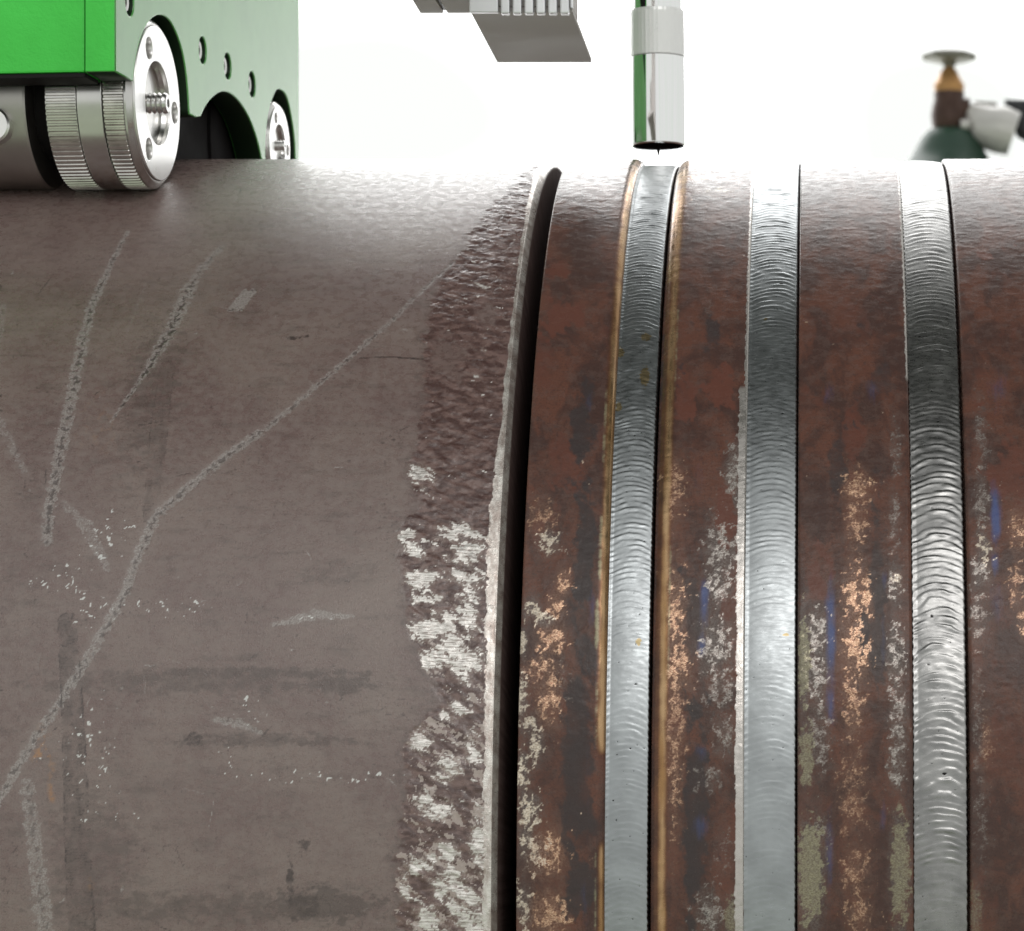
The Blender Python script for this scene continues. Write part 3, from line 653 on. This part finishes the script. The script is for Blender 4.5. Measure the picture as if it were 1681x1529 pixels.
# ------------------------------------------------------------------ welding carriage
PSI = math.radians(6.0)
KS = 1.04                                                    # size of the carriage
RW = .0253                                                   # wheel radius (own scale)
k_ = (V0 - 306) / F; c0_ = CZ - AZ                           # the near wheel touches the pipe here
a_, b_, c_ = 1 + k_ * k_, -2 * AY + 2 * k_ * c0_, AY * AY + c0_ * c0_ - R * R
yc = (-b_ - math.sqrt(b_ * b_ - 4 * a_ * c_)) / (2 * a_)
tc_ = math.atan2(k_ * yc + c0_, AY - yc)
WY, WZ = AY - (R + RW * KS) * math.cos(tc_), AZ + (R + RW * KS) * math.sin(tc_)
WX = (258 - U0) / F * WY
car = thing("welding_carriage", "bright green welding carriage on knurled steel wheels standing on the grey pipe", "welding machine", (WX, WY, WZ), -PSI)
car.scale = (KS, KS, KS)
# own axes: x = out of the side plate, y = backwards, z = up
ca_, sa_ = math.cos(PSI), math.sin(PSI)
def on_side(u, v, a=0.0):
    k = (u - U0) / F; a *= KS
    X0, Y0 = WX + a * ca_, WY - a * sa_
    b = (k * Y0 - X0) / (sa_ - k * ca_)
    Y = Y0 + b * ca_
    return b / KS, (CZ + (V0 - v) / F * Y - WZ) / KS
m_green = Mat("green_paint")
o = m_green.obj(); n = m_green.noise(o, 620, 3, .6); n2 = m_green.noise(o, 30, 3)
m_green.set(color=m_green.mix(m_green.ss(n2, .3, .7), (0.05, 0.58, 0.06), (0.065, 0.68, 0.08)), rough=.42, spec=.5)
m_green.bump(n, .00035, .7)
m_green = m_green.m
m_side = Mat("green_anodised_plate")
o = m_side.obj(); n2 = m_side.noise(o, 40, 3)
m_side.set(color=m_side.mix(m_side.ss(n2, .3, .7), (0.095, 0.37, 0.085), (0.115, 0.42, 0.10)), rough=.27, spec=1.0)
m_side = m_side.m
m_dark = simple("black_housing", (0.014, 0.012, 0.013), .7, nscale=80, spec=.15)
m_arch_shade = simple("shaded_green_edge", (0.010, 0.026, 0.011), .5, nscale=60, spec=.25)  # plate green darkened: shade inside the arches is put into the colour
m_under = simple("dark_underside", (0.065, 0.062, 0.06), .45, nscale=50)
m_satin = simple("satin_steel", (0.66, 0.65, 0.63), .2, 1.0, .06, 40)
m_satin2 = simple("dull_roller_steel", (0.46, 0.44, 0.42), .34, 1.0, .08, 40)
m_knurl = simple("knurled_steel", (0.72, 0.70, 0.67), .24, 1.0, .14, 120)
m_hub = simple("bright_turned_hub", (0.86, 0.85, 0.84), .30, 1.0, .04, 60)
m_screw = simple("screw_steel", (0.72, 0.71, 0.70), .2, 1.0, .1, 200)
m_hole = simple("dark_bore", (0.03, 0.024, 0.022), .4, .3, nscale=100)

out = [(190, -140), (190, 118), (219, 134), (223, 100), (232, 62), (246, 35), (262, 25), (278, 33), (292, 60), (302, 95), (308, 140), (311, 188), (322, 193), (330, 192),
       (338, 175), (350, 160), (365, 151), (380, 155), (395, 170), (410, 195), (422, 228), (430, 262), (432, 290), (437, 290), (436, 235), (441, 188), (450, 157), (458, 147), (470, 157), (478, 188), (484, 232), (486, 290), (491, 290), (491, -140)]
def smooth_loop(pts, corners):
    res = []; n = len(pts)
    for i in range(n):
        p0, p1, p2, p3 = pts[i - 1], pts[i], pts[(i + 1) % n], pts[(i + 2) % n]
        res.append(p1)
        if i in corners and (i + 1) % n in corners: continue
        if i in corners: p0 = p1
        if (i + 1) % n in corners: p3 = p2
        for t in (.25, .5, .75):
            res.append(tuple(.5 * (2 * p1[k] + (p2[k] - p0[k]) * t + (2 * p0[k] - 5 * p1[k] + 4 * p2[k] - p3[k]) * t * t + (3 * p1[k] - p0[k] - 3 * p2[k] + p3[k]) * t ** 3) for k in (0, 1)))
    return res
outline = smooth_loop([on_side(*p) for p in out], {0, 1, 2, 11, 12, 13, 21, 22, 23, 31, 32, 33})
ztop = .115
outline = [(b, min(z, ztop)) for b, z in outline]
bolts = [(213, 3), (333, 83), (374, 109), (414, 139)]
bolt_c = [on_side(*p) for p in bolts]
TH = .009
sp = plate("side_plate", [outline] + [circ(b, z, .0042, 24) for b, z in bolt_c], TH, m_side, car, lambda p, q, d: Vector((d - TH / 2, p, q)), .0004)
b_front, z_bot = on_side(190, 118); b_back = on_side(491, 0)[0]
sp.data.materials.append(m_arch_shade)
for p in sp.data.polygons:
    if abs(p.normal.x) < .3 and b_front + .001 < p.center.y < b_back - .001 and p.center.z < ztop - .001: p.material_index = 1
obj("front_panel", box((-.14, b_front + .0004, z_bot + .0002), (-TH - .0003, b_front + .014, ztop), .0006), m_green, car)
# painted leading edge of the side plate
obj("edge_panel", box((-TH + .0003, b_front - .0008, z_bot + .0001), (-.0002, b_front - .0001, ztop), .0002), m_green, car)
bm = bmesh.new()
add_box(bm, (-.139, b_front + .0142, .031), (-TH - .0004, b_back - .002, ztop - .001), .0006)
add_box(bm, (-.139, b_front + .0010, z_bot - .0012), (-TH - .0004, b_front + .0135, z_bot), .0002)
add_box(bm, (-.10, .034, -.010), (-TH - .003, .112, .0305), .001)
obj("body_block", bm, m_dark, car)
hb, hz = on_side(352, 235, -.02)
lathe_bm = lathe([(.006, -.0302), (.034, -.030), (.036, -.028), (.036, -TH - .002), (.033, -TH - .0008), (.006, -TH - .0008)], 64, 'x', (0, hb, hz))
obj("drive_housing", lathe_bm, m_dark, car, True)
obj("guard_block", box((-.085, .034, -.034), (-TH - .001, .120, -.0105), .001), m_dark, car)
obj("top_cover", box((-.141, b_front, ztop + .0002), (.001, b_back, ztop + .012), .001), m_green, car)
for i, (b, z) in enumerate(bolt_c):
    bm = lathe([(.0012, -.0030), (.0016, -.0012), (.0028, -.0010), (.0034, -.0016), (.0034, -.0085)], 24, 'x', (0, b - .0004, z))
    obj("socket_screw", bm, m_screw, car, True)
    # hexagon recess
# wheels
def knurled(x0, x1, r, n=98, dep=.00055):
    bm = bmesh.new(); prof = []
    for i in range(n):
        a0 = 2 * PI * i / n; st = 2 * PI / n
        for fr, rr in ((0.0, r - dep), (.22, r - dep), (.42, r), (.80, r)):
            prof.append((a0 + fr * st, rr))
    ra = []
    for x, sc in ((x0, -.0003), (x0 + .0003, 0), (x1 - .0003, 0), (x1, -.0003)):
        ra.append([bm.verts.new((x, (rr + sc) * math.cos(a), (rr + sc) * math.sin(a))) for a, rr in prof])
    N = len(prof)
    for P_, Q_ in zip(ra, ra[1:]):
        for i in range(N): bm.faces.new((P_[i], P_[(i + 1) % N], Q_[(i + 1) % N], Q_[i]))
    bm.faces.new(ra[0]); bm.faces.new(ra[-1])
    return bm
def make_wheel():
    w = obj("wheel", lathe([(.010, -.0262), (RW - .0004, -.0260), (RW - .0004, -.0168), (RW - .0014, -.0167), (RW - .0002, -.0165), (RW, -.0163), (RW, -.0093), (RW - .0002, -.0091), (RW - .0014, -.0089), (RW - .0012, -.0024),
                            (RW - .0002, -.0024), (RW - .0001, -.0018), (RW - .0018, -.0004), (RW - .0024, -.0004), (RW - .0024, -.0022), (.010, -.0022)], 96, 'x'), m_satin, car, True)
    obj("knurled_ring", knurled(-.0088, -.0026, RW), m_knurl, w, False)
    obj("knurled_ring", knurled(-.0260, -.0169, RW), m_knurl, w, False)
    # hub: disc with a dished centre and three bores
    holes = [circ(.0172 * math.cos(a), .0172 * math.sin(a), .0033, 20) for a in (0.0, 2 * PI / 3, -2 * PI / 3)]
    rh = RW - .0026
    plate("hub", [circ(0, 0, rh, 72), circ(0, 0, .0124, 48)] + holes, .0036, m_hub, w, lambda p, q, d: Vector((d - .0016, p, q)), .0002)
    obj("hub_dish", lathe([(.0030, -.0112), (.0085, -.0110), (.0124, -.0010), (.0125, -.0006)], 48, 'x', caps=False), m_satin, w, True)
    for a in (0.0, 2 * PI / 3, -2 * PI / 3):
        obj("bore", lathe([(.0005, -.0044), (.0036, -.0043), (.0037, -.0038)], 20, 'x', (0, .0172 * math.cos(a), .0172 * math.sin(a))), m_hole, w, True)
    pr = [(.0036, -.0110)]
    x = -.0105
    while x < .0022:
        pr += [(.0026, x), (.0032, x + .0008)]; x += .0015
    pr += [(.0030, x), (.0026, x + .0004), (.0013, x + .0004), (.0012, x - .0012), (.0001, x - .0012)]
    obj("stud", lathe(pr, 32, 'x'), m_screw, w, True)
    bm = lathe([(.0001, -.0109), (.0054, -.0109), (.0056, -.0104), (.0056, -.0074), (.0050, -.0070), (.0033, -.0070)], 6, 'x')
    obj("nut", bm, m_screw, w)
    return w
w1 = make_wheel()
def copy_tree(o, parent):
    c = o.copy(); COL.objects.link(c); c.parent = parent
    for ch in list(o.children): copy_tree(ch, c)
    return c
w2 = copy_tree(w1, car)
b2, z2 = on_side(459, 240)
y2, zz2 = WY + b2 * KS * ca_, WZ + z2 * KS
k2 = (math.hypot(AY - y2, zz2 - AZ) - R) / (RW * KS)
w2.location = (0, b2, z2); w2.scale = (k2, k2, k2)
obj("axle", lathe([(.0165, -.034), (.0165, -.0262)], 48, 'x'), m_dark, car, True)
obj("axle", lathe([(.0125, -.034), (.0125, -.0210)], 48, 'x', (0, b2, z2)), m_dark, car, True)
ro = obj("roller", lathe([(.012, -.118), (.0246, -.1178), (.0250, -.117), (.0250, -.0328), (.0245, -.0322), (.016, -.0322)], 96, 'x'), m_satin2, car, True)
# bright key plate let into the roller, cut by the left edge of the picture
kx = -.0415
bm = lathe([(.0001, -.0262), (.0046, -.0262), (.0052, -.0256), (.0052, -.0215)], 40, 'y', (kx, 0, -.0098))
obj("key_plate", bm, m_hub, ro, True)

# ------------------------------------------------------------------ cross slide above the pipe
YF = 1.02; YB = YF * 1.084
hS = (V0 - 20) / F * YF
xl, xr = (772 - U0) / F * YF, (940 - U0) / F * YF
m_alu = simple("grey_aluminium", (0.50, 0.465, 0.45), .6, .0, .07, 25)
m_aluw = simple("bright_aluminium", (0.80, 0.80, 0.83), .38, .5, .05, 40)
sl = thing("cross_slide", "grey aluminium slide block with six light ribs hanging over the pipe, left of the torch", "slide", ((xl + xr) / 2, (YF + YB) / 2, CZ + hS))
obj("slide_block", box((xl, YF, CZ + hS + .0016), (xr, YF + .022, CZ + hS + .075), .0005), m_alu, sl, world=True)
obj("base_plate", box((xl, YF, CZ + hS), (xr, YB, CZ + hS + .0015), .0003), m_alu, sl, world=True)
obj("front_plate", box((xl, YF - .003, CZ + hS - .0006), ((819 - U0) / F * YF, YF - .0002, CZ + hS + .0042), .0003), m_aluw, sl, world=True)
for i in range(6):
    a = (824 + i * 19.4 - U0) / F * YF
    obj("rib", box((a, YF - .0042, CZ + hS - .0012), (a + .0026, YF - .0002, CZ + hS + .05), .0005), m_aluw, sl, world=True)
    if i == 5:
        obj("end_strip", box((a + .0029, YF - .002, CZ + hS + .0008), (xr + .0002, YF - .0002, CZ + hS + .05), .0003), m_aluw, sl, world=True)
YR = 1.045; h2 = (V0 - 22) / F * YR
xa, xm, xz = (690 - U0) / F * YR, (731 - U0) / F * YR, (784 - U0) / F * YR
obj("arm_plate", box((xa, .92, CZ + h2), (xm - .0006, YR, CZ + h2 + .02), .0003), m_alu, sl, world=True)
obj("arm_plate", box((xm + .0006, .92, CZ + h2), (xl - .0006, YR, CZ + h2 + .02), .0004), m_alu, sl, world=True)
bm = bmesh.new()
add_box(bm, (xm - .0005, .922, CZ + h2 + .0008), (xm + .0005, YR - .0005, CZ + h2 + .019))
add_box(bm, (-.26, YF + .0212, CZ + .2900), (-.06, YF + .075, CZ + .3150), .001)
add_box(bm, (xl + .002, YF + .001, CZ + hS + .0752), (xr - .002, YF + .021, CZ + .3100), .001)
obj("mounting_arm", bm, m_under, sl, world=True)

# ------------------------------------------------------------------ torch
TY = AY
tip = P(1081, 262, TY); k = TY / F
to = thing("welding_torch", "polished steel welding torch with white collar, its needle pointing at the weld", "welding torch", tip)
to.rotation_euler = (0, math.radians(-.6), 0)
m_chr = simple("polished_chrome", (0.90, 0.90, 0.90), .07, 1.0, .03, 30, bump=.00003, bscale=120, stretch=(1, 1, .15))
m_white = simple("white_ceramic", (0.97, 0.97, 0.97), .3, .15, .02, 60)
rn = 45 * k
zb = (262 - 241) * k
bm = lathe([(rn * .92, zb + .03), (rn * .92, zb + .0015), (rn * .93, zb + .0002), (rn * .975, zb), (rn, zb + .0004), (rn, zb + .0007), (rn, zb + .001), (rn, zb + .020), (rn * .985, 166 * k), (rn * .96, 166.5 * k), (rn * .80, 166.5 * k)], 96, 'z')
obj("nozzle", bm, m_chr, to, True)
obj("nozzle_bore", lathe([(.0006, zb + .0060), (rn * .915, zb + .0060), (rn * .915, zb + .0003), (rn * .9195, zb + .0003), (rn * .9195, zb + .0065), (.0006, zb + .0065)], 64, 'z', close=True), m_dark, to, True)
prof = []
bm = bmesh.new()
N = 80
ringz = [(167 * k, .95), (168 * k, 1.0), (238 * k, .99), (243.5 * k, .97)]
rings = []
for z, s in ringz:
    rings.append([bm.verts.new((s * rn * (1.0 if i % 2 else .994) * math.cos(2 * PI * i / N), s * rn * (1.0 if i % 2 else .994) * math.sin(2 * PI * i / N), z)) for i in range(N)])
for P_, Q_ in zip(rings, rings[1:]):
    for i in range(N): bm.faces.new((P_[i], P_[(i + 1) % N], Q_[(i + 1) % N], Q_[i]))
bm.faces.new(rings[0]); bm.faces.new(rings[-1])
obj("collar", bm, m_white, to)
obj("torch_body", lathe([(rn * .5, 244 * k), (rn * .90, 244.2 * k), (rn * .90, 420 * k), (rn * .7, 430 * k), (rn * .7, 900 * k), (rn * .3, 905 * k)], 64, 'z'), m_chr, to, True)
obj("electrode", lathe([(.00006, .0010), (.0004, .0022), (.00055, .0030), (.00035, .0040), (.0005, .012), (.0005, .03)], 16, 'z'), m_dark, to, True)
obj("torch_clamp", box((-.055, -.012, 560 * k), (.012, .012, 660 * k), .001), m_under, to)

# ------------------------------------------------------------------ gas cylinder behind
GY = 3.6; g = GY / F
cu_ = (1558 - U0) / F * GY
zt = CZ + (V0 - 212) / F * GY                                # top of the shoulder
gc = thing("gas_cylinder", "dark green gas cylinder with a brass valve and grey handwheel behind the pipe", "gas cylinder", (cu_, GY, 0))
m_gc = simple("dark_green_enamel", (0.010, 0.045, 0.026), .4, nscale=10)
m_brass = simple("aged_brass", (0.46, 0.25, 0.10), .38, .6, .25, 40)
m_brassd = simple("brown_brass", (0.075, 0.042, 0.033), .45, .5, .2, 40)
m_wheel = simple("grey_handwheel", (0.20, 0.19, 0.165), .5, .3, .1, 40)
m_pale = simple("pale_regulator", (0.62, 0.60, 0.58), .4, .2, .06, 40)
m_blk = simple("black_rubber", (0.018, 0.018, 0.022), .6, nscale=50)
obj("cylinder_body", lathe([(.10, 0), (.112, .004), (.114, .02), (.114, zt - .17), (.108, zt - .13), (.092, zt - .085), (.066, zt - .046), (.046, zt - .036), (.038, zt - .024), (.032, zt - .012), (.025, zt - .003), (.018, zt), (.004, zt + .0004)], 64, 'z'), m_gc, gc, True)
def z_of(v): return CZ + (V0 - v) / F * GY
obj("valve_body", lathe([(.016, z_of(216)), (.0185, z_of(206)), (.0195, z_of(190)), (.0180, z_of(175)), (.0160, z_of(165)), (.0162, z_of(152)), (.015, z_of(151))], 32, 'z'), m_brassd, gc, True)
obj("valve_stem", lathe([(.0155, z_of(152)), (.0165, z_of(140)), (.0125, z_of(130)), (.009, z_of(118)), (.0035, z_of(108)), (.004, z_of(100))], 32, 'z'), m_brass, gc, True)
bm = lathe([(.004, z_of(112)), (.009, z_of(104)), (.020, z_of(101)), (.0262, z_of(99)), (.0280, z_of(95)), (.0270, z_of(90)), (.022, z_of(88)), (.012, z_of(84)), (.002, z_of(83))], 40, 'z')
for v in bm.verts:
    a = math.atan2(v.co.y, v.co.x); r = math.hypot(v.co.x, v.co.y)
    if r > .02: v.co.x *= 1 + .05 * math.cos(6 * a); v.co.y *= 1 + .05 * math.cos(6 * a)
hw = obj("handwheel", bm, m_wheel, gc, True)
hw.rotation_euler = (0, 0, 0)
def gx(u): return (u - U0) / F * GY - cu_
bm = bmesh.new(); tube(bm, [(gx(1566), 0, z_of(180)), (gx(1592), 0, z_of(180))], .012, 20)
obj("outlet", bm, m_brassd, gc, True)
bm = bmesh.new()
tube(bm, [(gx(1590), -.004, z_of(178)), (gx(1598), -.004, z_of(186)), (gx(1612), -.004, z_of(205)), (gx(1640), -.004, z_of(214)), (gx(1664), -.004, z_of(222))], [.007, .012, .022, .026, .024], 24)
obj("regulator", bm, m_pale, gc, True)
bm = bmesh.new(); tube(bm, [(gx(1600), .012, z_of(178)), (gx(1636), .012, z_of(180))], .010, 16)
obj("regulator_neck", bm, m_wheel, gc, True)
bm = bmesh.new(); tube(bm, [(gx(1660), 0, z_of(176)), (gx(1668), 0, z_of(190)), (gx(1680), 0, z_of(215)), (gx(1720), 0, z_of(240)), (gx(1740), 0, z_of(300)), (gx(1745), 0, z_of(700))], .0095, 16)
obj("hose", bm, m_blk, gc, True)
bm = bmesh.new(); tube(bm, [(gx(1650), .01, z_of(176)), (gx(1720), .01, z_of(178))], .010, 16)
obj("hose_nut", bm, m_blk, gc, True)
bm = bmesh.new(); tube(bm, [(gx(1576), -.017, z_of(209)), (gx(1590), -.017, z_of(209))], .0055, 16)
obj("safety_plug", bm, m_pale, gc, True)
